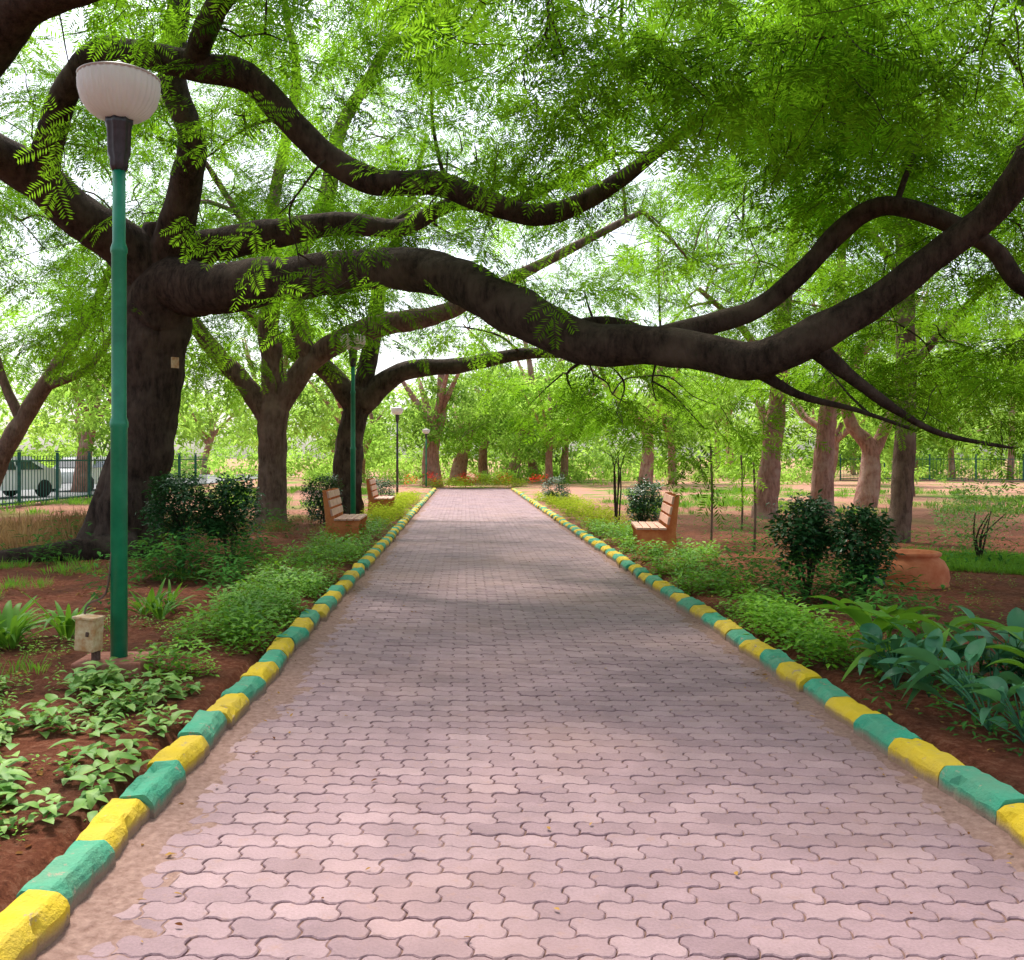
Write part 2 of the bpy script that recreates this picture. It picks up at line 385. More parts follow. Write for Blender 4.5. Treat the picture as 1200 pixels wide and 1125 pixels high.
# kerbs
def paint(name,a):
    m,nt,o=mat(name); c=pos(nt); n=noise_n(nt,12,6,.75,c); n2=noise_n(nt,4,3,.6,c); n3=noise_n(nt,50,3,.7,c)
    c1=mixc(nt,ramp(nt,n2.outputs[0],[(.3,.0),(.75,.35)]).outputs[0],a,(.30,.22,.15))
    c1=mixc(nt,ramp(nt,n.outputs[0],[(.59,0.),(.66,.9)]).outputs[0],c1,(.36,.27,.2))
    sz=N(nt,'ShaderNodeSeparateXYZ'); nt.links.new(c,sz.inputs[0]); zz=N(nt,'ShaderNodeMath',operation='MULTIPLY_ADD'); nt.links.new(n2.outputs[0],zz.inputs[0]); zz.inputs[1].default_value=-.06; nt.links.new(sz.outputs[2],zz.inputs[2])
    c1=mixc(nt,ramp(nt,zz.outputs[0],[(.0,.9),(.04,0.)]).outputs[0],c1,(.28,.18,.14))
    principled(nt,o,c1,.75,bump(nt,n3.outputs[0],.8,.012),.25); return m
M['ky']=paint('kerb_yellow',(.68,.48,.012)); M['kg']=paint('kerb_green',(.035,.34,.205))
def kerb(name,sgn,x0,y0):
    bm=bmesh.new(); i=0; y=y0
    while y<44:
        L=.44*U(.97,1.03)
        prof=[(0,-.06),(0,.07),(.010,.088),(.032,.112),(.045,.118),(.10,.12),(.14,.12),(.155,.105),(.155,-.06)]
        dx=U(-.016,.016); rz=U(-.035,.035); dz=U(-.014,.008); ta=U(-.06,.06)
        nseg=14; rings=[]
        for s in range(nseg+1):
            t=s/nseg; yy=y+.003+(L-.006)*t; ring=[]
            e=.008 if s in(0,nseg) else 0
            for (px,pz) in prof:
                x=x0+sgn*(px+dx+(t-.5)*rz); p=Vector((x,yy,pz+dz+px*ta-e*(pz>0)))
                nn=Vector((noise.noise(p*14),noise.noise(p*14+Vector((5,0,0))),noise.noise(p*14+Vector((0,7,0)))))
                big=noise.noise(p*11+Vector((3,3,3)))
                p=p+nn*.011+Vector((sgn*.04,0,-.07))*max(0,big-.33)*(1 if pz>.06 else 0)
                ring.append(bm.verts.new(p))
            rings.append(ring)
        k=len(prof)
        for s in range(nseg):
            for q in range(k-1):
                vs=[rings[s][q],rings[s][q+1],rings[s+1][q+1],rings[s+1][q]]
                f=bm.faces.new(vs if sgn<0 else vs[::-1]); f.material_index=i%2; f.smooth=False
        f=bm.faces.new(rings[0]); f.material_index=i%2; f=bm.faces.new(rings[-1][::-1]); f.material_index=i%2
        y+=L; i+=1
    bmesh.ops.recalc_face_normals(bm,faces=bm.faces)
    me=bpy.data.meshes.new(name); bm.to_mesh(me); bm.free(); me.materials.append(M['ky']); me.materials.append(M['kg'])
    ob=bpy.data.objects.new(name,me); scene.collection.objects.link(ob)
kerb('kerb',-1,XL,1.76); kerb('kerb',1,XR,2.57)

# ---------------------------------------------------------------- trees
limbA=[
 [(-5.2,14.3,-.2,.70),(-5.15,14.3,.4,.52),(-4.98,14.3,1.3,.46),(-4.85,14.3,2.1,.46),(-4.75,14.3,3.1,.49),(-4.65,14.3,3.9,.52),(-4.6,14.3,4.5,.42),(-4.6,14.2,5.1,.25)],
 [(-5.75,14.1,-.1,.22),(-5.45,14.2,.9,.18),(-5.15,14.3,1.9,.17)],
 [(-4.9,14,.2,.3),(-5.8,13.6,.18,.16),(-6.8,13.3,.1,.1),(-7.8,13.4,-.05,.06)],
 [(-4.7,14.2,3.7,.5),(-4.35,14,4.1,.44),(-3.62,13.5,3.97,.37),(-2.54,13,4.02,.31),(-1.65,12.5,4.02,.28),(-.71,12,3.97,.27),(-.05,11.5,3.70,.28),(.55,11,3.29,.28),(1.29,10.5,2.85,.25),(1.99,10.2,2.76,.21),(2.59,10,2.67,.20),(3.03,9.8,2.56,.22),(3.53,9.6,2.78,.20),(4.14,9.4,3.14,.155),(4.64,9.2,3.55,.14),(5.03,9,3.89,.14),(5.24,8.8,4.28,.13),(5.49,8.7,4.92,.11),(5.9,8.5,5.9,.07),(6.4,8,6.8,.04)],
 [(1.8,10.3,2.75,.15),(2.65,10.3,3.0,.12),(3.2,10.3,3.18,.115),(3.63,10.2,3.54,.11),(4.05,10.1,4.0,.11),(4.37,9.9,4.2,.10),(4.71,9.7,4.09,.10),(5.15,9.6,3.85,.095),(5.45,9.6,3.63,.09),(5.7,9.6,3.3,.08),(6.3,9.6,3.0,.05),(7.2,9.8,3.1,.03)],
 [(3.5,9.6,2.75,.13),(3.97,9.7,2.4,.07),(4.55,9.9,2.05,.045),(5.2,10.2,1.8,.03),(6.1,10.4,1.65,.015)],
 [(3.0,9.8,2.5,.1),(3.55,10,2.22,.04),(4.3,10.3,2.07,.028),(5.1,10.6,1.85,.015)],
 [(1.0,10.8,2.9,.12),(1.4,10.8,3.1,.06),(1.8,10.7,3.08,.05),(2.1,10.3,2.85,.06)],
 [(-4.5,14.3,4.5,.33),(-4.1,14.3,4.72,.26),(-3.4,14,4.78,.23),(-2.55,13.8,4.9,.2),(-1.8,13.7,4.97,.17),(-.93,13.5,4.85,.13),(-.2,13.2,5.1,.1),(.7,13,5.1,.07),(2,12.5,5.6,.04)],
 [(-4.6,14.2,4.3,.33),(-4.15,13.8,5.3,.25),(-3.9,13.4,6.07,.2),(-4.08,13.1,6.85,.18),(-3.9,12.8,7.9,.15),(-4,12.5,8.8,.1)],
 [(-4.6,14.3,4.1,.42),(-5.0,14,4.65,.36),(-5.5,13.5,5.0,.32),(-5.96,13,5.45,.29),(-6.5,12.6,5.75,.27),(-7.3,12,6.2,.22),(-9,11.5,7,.1)],
 [(-5.9,13.1,5.35,.22),(-5.3,12.3,6.2,.17),(-4.6,11.8,6.64,.16),(-3.93,11.3,6.4,.16),(-3.15,11,6.13,.17),(-2.55,11,6.0,.17),(-2.15,11,5.61,.16),(-1.65,11,5.1,.155),(-1.05,11,4.78,.15),(-.35,11,4.76,.14),(.35,11,4.5,.13),(1.0,11,4.4,.12),(1.75,11,4.76,.1),(2.25,10.8,5.1,.07),(3,10.5,5.6,.04)],
 [(-7.0,12.2,6.1,.3),(-5.9,10.8,5.5,.28),(-5.1,9.6,5.5,.26),(-4.6,9.3,5.8,.24),(-4.05,9,6.0,.22),(-3.2,8.8,6.1,.19),(-1.9,8.6,5.95,.16),(-.7,8.5,5.85,.12),(.5,8,5.8,.08),(2,7.5,6.0,.05)],
 [(-3.2,11,6.15,.15),(-2.6,10.2,6.6,.13),(-1.6,9.5,7,.1),(0,9,7.2,.06)],
 [(-1.9,8.6,5.95,.1),(-1.2,7,6.2,.08),(-.2,5,6.4,.06),(.8,3,6.5,.04)],
]
limbB=[
 [(-4.22,20.3,-.2,.5),(-4.19,20.3,.5,.34),(-4.17,20.3,1.6,.31),(-4.15,20.3,2.5,.34),(-4.15,20.3,3.0,.28)],
 [(-4.2,20.3,2.4,.28),(-4.8,20.3,3.2,.2),(-5.35,20.2,3.8,.18),(-5.7,20,4.3,.17),(-6.3,19.6,5.1,.13),(-7,19,6.2,.08)],
 [(-4.15,20.3,2.7,.28),(-4.15,20.2,3.7,.24),(-4.2,20,4.4,.22),(-3.9,19.8,5.3,.2),(-3.0,19.8,6.8,.18),(-2.65,19.8,8.4,.15),(-2,19.8,9.6,.11),(-1.2,19.6,11,.07),(-.8,19.4,12.5,.03)],
 [(-3.9,19.8,5.3,.15),(-4,19.6,6.8,.13),(-3.5,19.5,9.4,.1),(-3.7,19.3,11,.06),(-3.3,19.2,12.5,.03)],
 [(-4.1,20.3,2.6,.28),(-3.4,20.2,3.55,.23),(-2.65,20,4.05,.24),(-1.75,19.8,4.35,.24),(-.62,19.5,4.5,.2),(.25,19.3,4.85,.15),(1.8,19,5.6,.1),(3.5,18.5,6.4,.05)],
 [(-3.3,20.2,3.6,.2),(-3.5,20,4.2,.2),(-3.6,19.5,5.0,.14),(-4.4,19,6.2,.09),(-5.2,18.5,7.5,.04)],
]
limbC=[
 [(-3.25,25,-.2,.6),(-3.15,25,.8,.4),(-3.05,25,2.1,.36),(-2.8,25,3.15,.36),(-2.75,25,3.4,.3)],
 [(-2.9,25,2.9,.34),(-3.6,24.8,3.8,.28),(-4.4,24.5,4.3,.24),(-5.5,24,5.2,.15),(-6.5,23.5,6.5,.08)],
 [(-2.8,25,2.9,.34),(-1.7,24.8,3.8,.26),(-.1,24.5,3.95,.2),(1.7,24.3,4.25,.15),(3.5,24,4.2,.1),(5,24,4.8,.05)],
 [(-2.8,25,3.2,.28),(-2.5,25,4.5,.24),(-2.2,24.8,6.2,.18),(-1.5,24.5,8,.1),(-1,24.5,10,.04)],
]
limbD=[[(7.45,16.4,-.2,.3),(7.6,16.4,.5,.19),(7.7,16.4,2.1,.17),(7.7,16.4,3.9,.16),(7.68,16.4,5.8,.14),(7.8,16.4,7,.1),(7.9,16.4,9,.04)],
 [(7.7,16.4,3.0,.09),(8.6,16,4.2,.05),(9.5,15.6,5,.03)],[(7.7,16.4,4.6,.09),(6.8,16,5.6,.05),(6,15.5,6.4,.03)]]
limbE=[[(7.28,23,-.2,.36),(7.5,23,1.5,.24),(7.67,23,3.1,.21),(7.75,23,4.4,.18),(8,23,6.5,.12),(8.2,23,8.5,.05)],[(7.7,23,3.3,.12),(6.8,22.8,4.6,.09),(5.6,22.5,5.6,.05)]]
limbF=[[(9.1,24,-.2,.34),(9.2,24,1.9,.24),(9.4,24,3.6,.2),(9.6,24,6,.13),(9.7,24,8.5,.05)],[(9.4,24,3.2,.12),(10.4,24,4.5,.09),(11.5,24,5.5,.05)]]
limbG=[[(11.9,28,-.2,.36),(12.1,28,1.7,.26),(11.5,28,2.6,.18),(11,28,4.5,.1),(10.6,28,6.5,.04)],[(12.1,28,1.5,.22),(12.6,28,2.6,.16),(13.3,28,4.4,.1),(13.8,28,6.5,.04)]]
limbH=[[(-11.5,22,0,.3),(-10.9,22,1.5,.22),(-10.2,22,2.7,.2),(-9.3,22,4.1,.16),(-8.5,22,5.5,.1),(-8,22,7,.04)],[(-10.4,22,2.4,.14),(-10.9,22,3.6,.1),(-11.2,22,5,.07)],[(-9.9,22,3.2,.12),(-8.8,21.8,3.6,.1),(-7.9,21.5,4.6,.06)]]

def clumps(boxes,hole,seed,thin=None):
    random.seed(seed); out=[]
    for (x0,x1,y0,y1,z0,z1,n) in boxes:
        k=0;t=0
        while k<n and t<n*8:
            t+=1
            p=Vector((U(x0,x1),U(y0,y1),U(z0,z1)))
            if noise.noise(Vector((p.x*.42,p.y*.42,p.z*.5))+Vector((seed,3,1)))<hole: continue
            k+=1
            if thin and thin[0]<p.x<thin[1] and R()<thin[2]: continue
            out.append(p)
    return out
def build_tree(name,limbs,cl,bm_,src=SPR,per=(5,9),rad=.75,seg=12,seed=0,scale=(.8,1.25)):
    random.seed(seed); root=empty(name); mb=MB(); pts=[]
    for l in limbs:
        big=max(p[3] for p in l)>.2
        Q,Rr=mb.tube(l,seg if big else 8,0,8 if big else 5,.18,True,seed); pts+=[(q,r) for q,r in zip(Q,Rr)][len(Q)//5:]
    A=np.array([[*q] for q,r in pts]); B=np.array([0 if r<.16 else .6 for q,r in pts])
    for c in cl:
        i=int(np.argmin(np.linalg.norm(A-np.array([*c]),axis=1)+B)); q,r=pts[i]; D=(c-q).length
        if D<.2 or D>6: continue
        r0=min(r*.7,.012+.011*D); m1=q.lerp(c,.35)+Vector((U(-.2,.2),U(-.2,.2),U(.0,.3)))*D*.5; m2=q.lerp(c,.7)+Vector((U(-.15,.15),U(-.15,.15),U(.0,.2)))*D*.5
        mb.tube([(*q,r0),(*m1,r0*.75),(*m2,r0*.5),(*c,.006)],5,0,4,0,False)
        A=np.vstack([A,[*m1],[*m2]]); B=np.append(B,[0,0]); pts+=[(m1,.03),(m2,.02)]
    mb.obj('trunk_and_limbs',[bm_],root)
    P=[]
    for c in cl:
        for k in range(random.randint(*per)):
            a=U(0,6.283); rr=rad*R()**.5
            P.append((c.x+math.cos(a)*rr,c.y+math.sin(a)*rr,c.z+U(-.35,.35)*rad-rr*.25,U(-.7,.7),U(-.1,.9),a+U(-.8,.8),U(*scale)))
    if P: scatter('crown',P,src,root)
    return root
clA=clumps([(-5,7,.5,5,5.8,7,34),(-1,8.5,6.2,9.5,4.8,6.3,66),(-7,1,9,13,6.3,8,60),(-8,0,15,17.5,5.2,9,46),(0,9,9,13,4.9,7.5,74),(3.5,9.5,10.5,14.5,3.8,6.5,48),(3.5,8,10.5,13,2.3,3.4,20),(.8,3.6,11,13,2.1,3.0,9)],.02,1)  # first box: unseen crown over the camera, added to even out foreground light
for p in ((-2.1,10.6,4.3),(-1.9,10.8,3.6),(-1.5,11.2,3.3),(-3.3,11.2,5.0),(-.4,10.6,4.3),(-1.2,11.2,3.7),(2.2,10.8,2.2),(2.8,11,1.9),(-.2,10.9,5.1),(-4.4,10.8,5.6),(1.4,11,3.5),(.4,10.5,5.0),(-2.6,10.5,5.4)): clA.append(Vector(p))
build_tree('rain_tree',limbA,clA,M['bark'],seed=1,seg=20)
clB=clumps([(-10,7,14.5,24,4.4,8.5,150),(-9,1,16,22,7.5,11,66),(-9,-5,16,22,3.4,5,20)],.0,2,(-2.6,4.5,.62))
build_tree('rain_tree',limbB,clB,M['bark2'],seed=2,seg=14,rad=.85,scale=(.9,1.4))
clC=clumps([(-9,6,21,26,4.4,9,90),(0,5,22,25.5,3.4,4.5,14)],.0,3,(-3.0,4.5,.65))
build_tree('rain_tree',limbC,clC,M['bark'],seed=3,seg=12,rad=.9,scale=(1,1.5))
build_tree('shade_tree',limbD,clumps([(5,11,13.5,19,3.8,8,46)],0,4),M['bark2'],seed=4)
kw=dict(rad=1.,scale=(1.2,1.9),per=(3,6))
build_tree('shade_tree',limbE,clumps([(4,10,20,26,3.8,8.5,34)],0,5),M['bark3'],seed=5,**kw)
build_tree('shade_tree',limbF,clumps([(8,14,21,27,3.6,8.5,34)],0,6),M['bark3'],seed=6,**kw)
build_tree('shade_tree',limbG,clumps([(9,18,26,31,3.4,8,36)],0,7),M['bark3'],seed=7,**kw)
build_tree('shade_tree',limbH,clumps([(-17,-8,18,27,3.2,8,60)],0,8),M['bark2'],seed=8,**kw)

# distant trees (one mass)
random.seed(12); dt=empty('distant_trees'); mb=MB(); P=[]
def dtree(x,y,h,r,cr,lean=0):
    mb.tube([(x,y,-.2,r*1.4),(x+U(-.2,.2)+lean*.3,y,h*.25,r),(x+U(-.4,.4)+lean*.7,y,h*.5,r*.8),(x+U(-.6,.6)+lean,y,h*.8,r*.4)],8,0,3,.1)
    for k in range(4):
        a=U(0,6.28); mb.tube([(x+lean*.4,y,h*U(.3,.5),r*.6),(x+lean*.5+math.cos(a)*cr*.4,y+math.sin(a)*cr*.4,h*.6,r*.4),(x+lean+math.cos(a)*cr*.8,y+math.sin(a)*cr*.8,h*.8,r*.15)],6,0,3,0)
    for k in range(int(18*cr)):
        v=Vector((random.gauss(0,1),random.gauss(0,1),random.gauss(0,1))).normalized()*R()**.4
        px,py,pz=x+lean+v.x*cr,y+v.y*cr,h*.62+v.z*h*.40
        if noise.noise(Vector((px*.4,py*.4,pz*.5)))<-.1: continue
        P.append((px,py,pz,U(-.6,.6),U(-.4,.4),U(0,6.28),U(.9,1.8)))
for k in range(26):
    y=U(54,88); x=U(-.55,.68)*y*1.05
    dtree(x,y,U(6,14),U(.12,.4),U(3,5.5),U(-2,2))
for (x,y,r) in((-16,39,.3),(-23,33,.25),(-9,42,.18),(17,36,.22),(22,33,.3),(9,47,.3),(26,40,.2),(19,50,.35),(-6.5,53,.3),(6,57,.2),(-1.7,50,.42),(-.5,57,.4),(-12,34,.12),(2.6,56,.3),(4.6,51,.18),(1.2,60,.25),(11.5,52,.2)): dtree(x,y,U(6,9),r,U(2.6,4),U(-1.5,1.5))
mb.obj('trunks',[M['bark3']],dt)
for k in range(480):
    x=U(-50,65); P.append((x,U(60,72),R()*(1.8+2.6*max(0,noise.noise(Vector((x*.2,0,0)))*2)),U(-.5,.5),U(-.5,.5),U(0,6),U(1,2.2)))
for k in range(600):
    x=U(-95,115); y=U(95,130); z=R()*(9+7*noise.noise(Vector((x*.06,3,0))))
    if noise.noise(Vector((x*.15,y*.05,z*.2)))<-.2: continue
    P.append((x,y,z,U(-.6,.6),U(-.4,.4),U(0,6.28),U(3,5)))
for k in range(200):
    x=U(-13,26); y=U(50,58)
    if noise.noise(Vector((x*.5,y*.3,8)))<-.1: continue
    P.append((x,y,U(0,.8),U(-.5,.5),U(-.5,.5),U(0,6),U(.4,1.2)))
scatter('foliage',P,FAR,dt)

# ---------------------------------------------------------------- planting
def band(name,x0,x1,y0,y1,n,src,sc=(.7,1.3),thr=-.25,z=0,tilt=.2,seed=0,f=1.1,hump=0):
    random.seed(seed+int(x0*10)+n); P=[];t=0
    while len(P)<n and t<n*6:
        t+=1; x=U(x0,x1); y=U(y0,y1)
        nz=noise.noise(Vector((x*f,y*f,seed)))
        if nz<thr: continue
        P.append((x,y,gh(x,y)+z+hump*max(nz,0)*R(),U(-tilt,tilt),U(-tilt,tilt),U(0,6.28),U(*sc)))
    return scatter(name,P,src)
band('groundcover_plants',-2.3,-1.53,6.3,11,520,GC,(.6,1.5),thr=-.12,hump=.3)
band('groundcover_plants',-2.5,-1.53,11,20,500,GC,(.8,1.6),thr=-.12,hump=.3)
band('groundcover_plants',2.40,3.0,6.5,12,440,GC,(.6,1.5),thr=-.12,hump=.3)
band('groundcover_plants',2.40,3.4,12,20,500,GC,(.8,1.6),thr=-.12,hump=.3)
band('yellow_hedge_plants',-2.3,-1.56,20,34,380,YL,(1.2,2),hump=.3)
band('yellow_hedge_plants',2.5,3.6,18,34,440,YL,(1.2,2),hump=.3)
band('leafy_plants',-2.2,-1.56,3.0,6.0,60,HO,(.5,1.1),-.1,f=1.7)
band('leafy_plants',-3.3,-2.0,3.4,6.2,140,HO,(.5,1.2),-.08,f=1.7)
band('weeds',-4.5,-1.7,3.2,8.5,200,GC,(.3,.8),-.1,f=2)
band('weeds',2.5,7,4.2,12,260,GC,(.3,.8),-.05,f=2)
band('low_shrubs',-4.2,-2.5,9.2,12.5,130,MD,(1.2,2.3),.05,hump=.5)
band('low_shrubs',-6.5,-2.9,12.5,19,130,MD,(1.2,2.5),.12,hump=.5)
band('low_shrubs',3.1,4.4,7.6,11,150,MD,(1.1,2.1),.0,hump=.5)
band('low_shrubs',3.8,8,12,20,80,MD,(1.1,2.1),.2,hump=.4)
band('grass_tufts',5.2,11,10.5,14.5,900,GR,(.8,1.5),.12,f=.6)
band('grass_tufts',-7,-2.5,5,14,180,GR,(.8,1.6),.25)
band('grass',-14,-4,24,42,500,GR,(1.5,3),.1,f=.3)
band('grass',4.5,20,22,42,700,GR,(1.5,3),.12,f=.3)
band('dry_grass',-9,-5.6,14.5,19,220,ST,(.9,1.5),-.3)
band('dry_grass',-5,-2.8,17.5,21,40,ST,(.5,.9),0)
band('spider_lily',-4.6,-3.2,6.6,8.4,13,LI,(.8,1.15),-.9)
band('spider_lily',-3.3,-2.75,8.4,9.6,4,LI,(.6,.8),-.9)
band('broadleaf_plants',2.7,4.2,4.4,6.6,40,BR,(.55,1.0),-.9,tilt=.35)
band('canna_plants',2.8,3.9,5.4,7.4,9,BR2,(.8,1.1),-.9)
band('low_shrubs',2.5,3.6,4.2,7.4,60,MD,(.7,1.3),-.2)
band('fallen_leaves',-6,XL-.2,2.5,14,1200,LTR,(.4,1.1),-.3,.0,.4)
band('fallen_leaves',XR+.2,8,3.5,14,1200,LTR,(.4,1.1),-.3,.0,.4)
random.seed(5); P=[(U(XL+.05,XR-.05) if R()<.4 else random.choice((XL+U(.02,.3),XR-U(.02,.2))),U(2.2,16),.008,U(-.3,.3),U(-.3,.3),U(0,6.28),U(.15,.6)) for k in range(240)]
scatter('fallen_leaves',P,LTR)
random.seed(9); P=[]
for k in range(260):
    a=U(0,6.28); r=R()**.5; P.append((.6+2.8*r*math.cos(a),48+2*r*math.sin(a),.0+.3*(1-r),0,0,U(0,6),U(1.6,3)))
fb=empty('flower_bed'); scatter('foliage',P,YL,fb)
P=[]
for cx,cy,n in((.2,46.6,26),(1.9,46.9,14),(-1.6,46.4,16),(3.6,45.6,16),(-2.6,44.5,10)):
    for k in range(n): P.append((cx+random.gauss(0,.22),cy+random.gauss(0,.22),U(.15,.55),0,0,U(0,6),U(1.8,3)))
scatter('flowers',P,FL,fb)
def shrub(name,x,y,z0,z1,rx,src,n=110,stem=M['bark']):
    root=empty(name); P=[]; zc=(z0+z1)/2; rz=(z1-z0)/2
    random.seed(int(x*100+y*10))
    for k in range(n):
        v=Vector((random.gauss(0,1),random.gauss(0,1),random.gauss(0,1))).normalized()*(R()**.3)
        e=1+.22*noise.noise(v*2+Vector((x,y,0)))
        sx=max(-1,min(1,v.x*1.25)); sy=max(-1,min(1,v.y*1.25)); sz=max(-1,min(1,v.z*1.2))
        P.append((x+sx*rx*e,y+sy*rx*e,zc+sz*rz*e-.06,U(-.7,.7),U(-.7,.7),U(0,6.28),U(.7,1.2)))
    scatter('foliage',P,src,root); mb=MB()
    for k in range(5): mb.tube([(x+U(-.06,.06),y+U(-.06,.06),-.05,.018),(x+U(-.1,.1),y+U(-.1,.1),z0+.1,.014),(x+U(-.6,.6)*rx,y+U(-.6,.6)*rx,zc,.006)],6,0,3)
    mb.obj('stems',[stem],root)
shrub('clipped_shrub',3.62,10,.42,1.05,.26,DK,150); shrub('clipped_shrub',4.08,9.6,.3,.98,.22,DK,130)
shrub('clipped_shrub',-3.78,12.5,.5,1.28,.36,DK,190); shrub('clipped_shrub',-3.15,12.6,.45,1.25,.28,DK,150)
shrub('clipped_shrub',3.35,17.5,.3,1.05,.27,DK,120); shrub('clipped_shrub',-3.1,20.5,.2,1.1,.35,DK,130)
shrub('young_tree',7.3,13.3,.3,1.25,.5,LT,120); shrub('young_tree',3.25,20,1.2,2.2,.5,LT,60)
shrub('clipped_shrub',2.9,30,.1,.9,.35,DK,90); shrub('clipped_shrub',-2.6,29,.1,.9,.35,DK,90)

# ---------------------------------------------------------------- street lamps
M['gp']=simple('green_paint',(.0,.17,.09),(.01,.25,.13),6,.4,.15,.003,.5)
M['dkm']=simple('dark_metal',(.01,.012,.02),(.03,.03,.045),20,.35,.1,.002,.6)
m,nt,o=mat('opal_glass'); n=noise_n(nt,7,3,.6,pos(nt)); r=ramp(nt,n.outputs[0],[(.3,(.82,.79,.78)),(.6,(.9,.89,.88))]); p=principled(nt,o,r.outputs[0],.25,None,.5)
t=N(nt,'ShaderNodeBsdfTranslucent'); t.inputs[0].default_value=(.95,.94,.94,1); mx=N(nt,'ShaderNodeMixShader'); mx.inputs[0].default_value=.45
nt.links.new(p.outputs[0],mx.inputs[1]); nt.links.new(t.outputs[0],mx.inputs[2]); nt.links.new(mx.outputs[0],o.inputs[0]); M['glass']=m
M['cap']=simple('cap_enamel',(.45,.42,.40),(.62,.6,.58),9,.4)
M['brick']=simple('red_concrete',(.26,.09,.055),(.42,.19,.13),20,.9,.6,.01)
M['box']=simple('box_paint',(.45,.22,.09),(.68,.56,.36),14,.6,.4,.004)
def lamp(x,y,H=1.0,box=False,pm=None):
    root=empty('street_lamp',(x,y,0)); pm=pm or M['gp']
    mb=MB(); mb.lathe([(.056,0),(.056,1.75),(.062,1.76),(.062,1.79),(.050,1.83),(.050,2.95),(.056,2.96),(.056,2.99),(.043,3.03),(.043,3.62)],n=20)
    mb.obj('pole',[pm],root)
    mb=MB(); mb.lathe([(.045,3.52),(.06,3.55),(.06,3.6),(.075,3.64),(.08,3.82),(.09,3.84),(.09,3.885)],n=32,flute=8,amp=.08); mb.obj('collar',[M['dkm']],root)
    mb=MB(); mb.lathe([(.088,3.87),(.15,3.89),(.205,3.93),(.245,3.99),(.265,4.07),(.268,4.13),(.262,4.15)],n=144,flute=36,amp=.022); mb.obj('shade',[M['glass']],root)
    mb=MB(); mb.lathe([(.272,4.152),(.274,4.16),(.23,4.18),(.13,4.21),(.05,4.225),(.035,4.24),(.04,4.26),(.01,4.28)],n=48); mb.obj('cap',[M['cap']],root)
    mb=MB(); mb.box((-.02,-.02,.08),(.46,.40,.20),0,Matrix.Rotation(.05,3,'Z'),.012); mb.obj('footing',[M['brick']],root)
    if H!=1: root.scale=(H,H,H)
    if box:
        mb=MB(); rt=Matrix.Rotation(-.25,3,'Z')@Matrix.Rotation(.05,3,'Y')
        mb.box((-.15,-.14,.36),(.15,.11,.22),0,rt,.01); mb.box((-.15,-.146,.475),(.17,.13,.018),0,rt,.004); mb.tube([(-.12,-.1,.05,.03),(-.12,-.1,.27,.03)],12,1,2)
        mb.box((-.138,-.205,.37),(.02,.012,.03),1,rt,.003)
        mb.tube([(-.2,-.1,.46,.008),(-.19,-.06,.55,.008),(-.08,-.03,.62,.008),(-.04,-.03,.9,.008)],6,1,4)
        mb.obj('junction_box',[M['box'],M['bark2']],root)
lamp(-2.38,6.46,box=True); lamp(-2.3,19.3,.97); lamp(-2.45,34,.8,pm=M['dkm']); lamp(-1.9,46,.7)

# ---------------------------------------------------------------- benches
M['slat']=simple('bench_slat',(.52,.28,.20),(.68,.42,.33),7,.6,.25,.004); M['frame']=simple('bench_frame',(.50,.14,.045),(.66,.25,.09),9,.75,.3,.004)
def bench(x,y,sgn,rz=0,name='park_bench'):
    root=empty(name,(x,y,.05)); root.rotation_euler=(0,0,rz)
    prof=[(-.30,0),(-.12,0),(-.10,.12),(.12,.12),(.16,0),(.30,0),(.28,.30),(.31,.36),(.31,.40),(-.13,.38),(-.24,.92),(-.33,.92),(-.27,.36)]
    for i,yy in enumerate((-.62,0.,.54)):
        mb=MB(); n=len(prof); vs=[(sgn*a,yy,b) for a,b in prof]+[(sgn*a,yy+.09,b) for a,b in prof]
        mb.add(vs,[tuple(range(n)),tuple(range(n,2*n))[::-1]]+[(k,(k+1)%n,n+(k+1)%n,n+k) for k in range(n)]); ob=mb.obj('end_frame_%d'%i,[M['frame']],root)
        bv=ob.modifiers.new('b','BEVEL'); bv.width=.008; bv.segments=2
    mb=MB()
    for k in range(4): mb.box((sgn*(-.08+k*.115),0,.418),(.10,1.4,.034),0,Matrix.Rotation(U(-.01,.01),3,'Z'),.006)
    mb.obj('seat',[M['slat']],root); mb=MB()
    for k in range(3):
        z=.54+k*.155; mb.box((sgn*(-.135-(z-.38)*.2),0,z),(.034,1.42,.12),0,Matrix.Rotation(-sgn*.2,3,'Y'),.006)
    mb.obj('backrest',[M['slat']],root)
bench(-2.15,17.0,1); bench(3.0,14.9,-1,-.12); bench(-2.25,25.2,1)

# ---------------------------------------------------------------- pot, stakes, tag
M['terra']=simple('terracotta',(.48,.12,.045),(.62,.22,.10),6,.8,.3,.006)
mb=MB(); mb.lathe([(.36,0),(.385,.03),(.375,.06),(.39,.12),(.375,.22),(.33,.31),(.27,.35),(.30,.37),(.305,.40),(.28,.415),(.24,.405),(.22,.36)],n=48,amp=.01,flute=3)
mb.obj('terracotta_pot',[M['terra']],None,(5.2,10.9,.05))
for (x,y,h) in((4.3,16.4,1.86),(4.62,15,1.5),(5.6,19,1.6)):
    mb=MB(); mb.tube([(x,y,-.1,.022),(x+.02,y,h*.5,.02),(x-.01,y,h,.018)],7,0,3,.1); mb.obj('wooden_stake',[M['bark2']])
mb=MB(); mb.box((-4.28,13.86,2.95),(.12,.01,.16),0,Matrix.Rotation(.7,3,'Z'),.002); mb.obj('tree_tag',[M['box']])

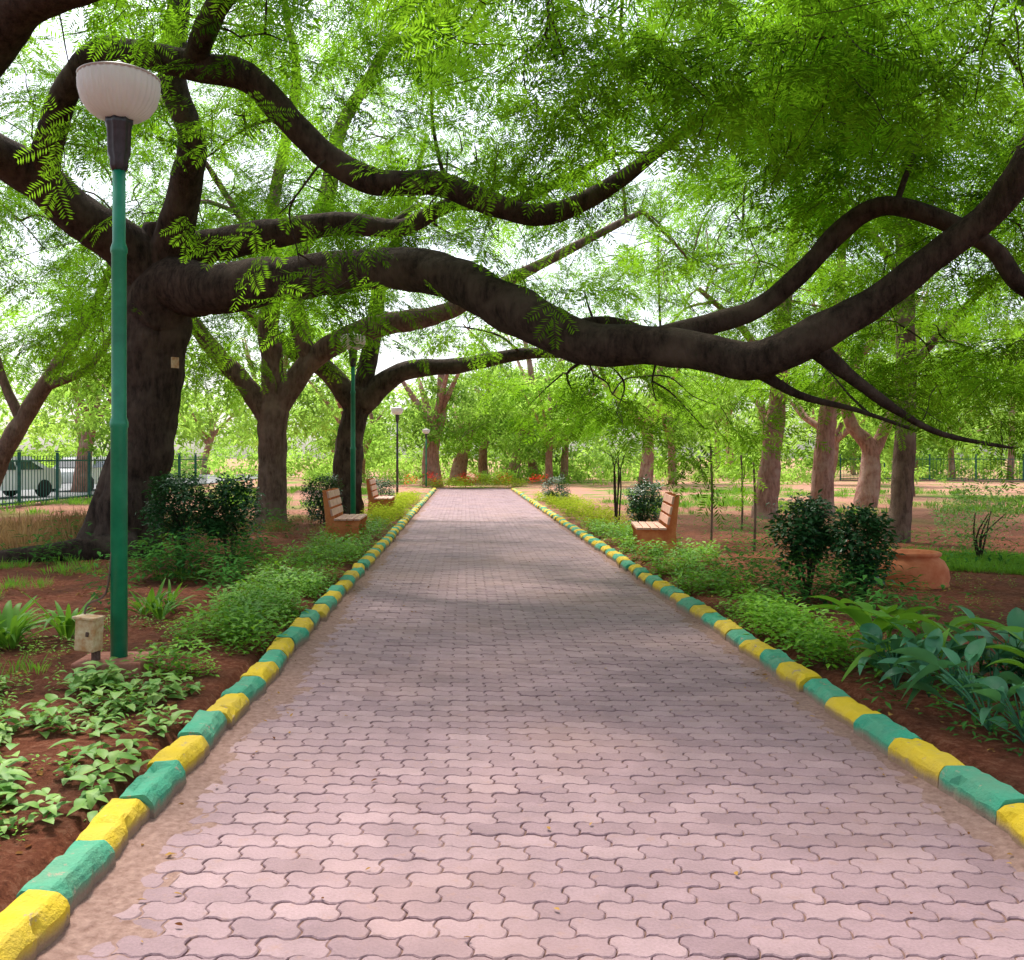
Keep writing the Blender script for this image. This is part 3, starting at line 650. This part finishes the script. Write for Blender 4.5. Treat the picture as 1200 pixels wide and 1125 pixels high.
# ---------------------------------------------------------------- fences
M['fen']=simple('fence_paint',(.01,.07,.06),(.02,.12,.10),10,.5)
def fence(name,a,b,H=1.6):
    a=Vector(a);b=Vector(b); L=(b-a).length; d=(b-a).normalized(); ang=math.atan2(d.y,d.x); rt=Matrix.Rotation(ang,3,'Z'); mb=MB()
    n=int(L/.2)
    for i in range(n+1):
        p=a+d*(i*.2)
        if i%13==0: mb.box((p.x,p.y,H*.53),(.08,.08,H*1.08),0,rt); mb.box((p.x,p.y,H*1.09),(.11,.11,.04),0,rt)
        else: mb.box((p.x,p.y,H*.5+.06),(.018,.018,H-.1),0,rt)
    c=(a+b)/2
    for z in(.22,H-.15): mb.box((c.x,c.y,z),(L,.035,.05),0,rt)
    mb.box((c.x,c.y,.06),(L,.2,.16),1,rt)
    mb.obj(name,[M['fen'],M['sand']])
fence('iron_fence',(-13.2,20),(-13.2,48)); fence('iron_fence',(24,60),(52,52))

# ---------------------------------------------------------------- road beyond fence + cars
mb=MB(); mb.v=[(-24,10,.12),(-14.2,10,.12),(-14.2,80,.12),(-24,80,.12)]; mb.f=[(0,1,2,3)]; mb.m=[0]; mb.sm=[False]
mb.obj('road',[simple('asphalt',(.16,.16,.17),(.26,.26,.26),20,.9)])
M['car']=simple('car_white',(.76,.77,.79),(.82,.82,.84),2,.25,.0); M['cg']=simple('car_glass',(.02,.03,.04),(.04,.05,.06),2,.08,.0,spec=.8); M['tyre']=simple('tyre',(.02,.02,.02),(.04,.04,.04),9,.9)
def car(x,y,rz):
    root=empty('parked_car',(x,y,.12)); root.rotation_euler=(0,0,rz)
    side=[(-2.0,.35),(-2.05,.6),(-1.95,.85),(-1.2,.95),(-.65,1.38),(.75,1.42),(1.45,1.0),(1.95,.95),(2.02,.6),(1.98,.35)]
    mb=MB(); n=len(side)
    def wd(z): return .84 if z<.97 else .84-(z-.97)*.42
    vs=[(a,-wd(b),b) for a,b in side]+[(a,wd(b),b) for a,b in side]
    mb.add(vs,[tuple(range(n)),tuple(range(n,2*n))[::-1]]+[(k,(k+1)%n,n+(k+1)%n,n+k) for k in range(n)])
    ob=mb.obj('body',[M['car']],root); bv=ob.modifiers.new('b','BEVEL'); bv.width=.06; bv.segments=3; bv.limit_method='ANGLE'
    mb=MB()
    for s in(-1,1):
        for q in([(-1.0,1.0),(-.6,1.3),(.0,1.34),(.0,1.0)],[(.07,1.0),(.07,1.34),(.7,1.33),(1.25,1.0)]):
            mb.add([(a,s*(wd(b)+.008),b) for a,b in q],[(0,1,2,3)])
    for q in([(-1.17,.99),(-.70,1.34)],[(1.42,1.05),(.84,1.37)]):
        (a,b),(c_,d_)=q; o_=(-.02 if a<0 else .03); mb.add([(a+o_,-wd(b)+.1,b+.02),(a+o_,wd(b)-.1,b+.02),(c_+o_,wd(d_)-.1,d_+.02),(c_+o_,-wd(d_)+.1,d_+.02)],[(0,1,2,3)])
    mb.obj('windows',[M['cg']],root)
    mb=MB()
    for xx in(-1.25,1.25):
        for s in(-1,1): mb.lathe([(.2,-.1),(.31,-.09),(.32,0),(.31,.09),(.2,.1)],(xx,s*.78,.32),20,0,tilt=Matrix.Rotation(math.pi/2,3,'X'))
    mb.obj('wheels',[M['tyre']],root)
car(-16.4,33.0,1.2); car(-16.6,41,1.5)
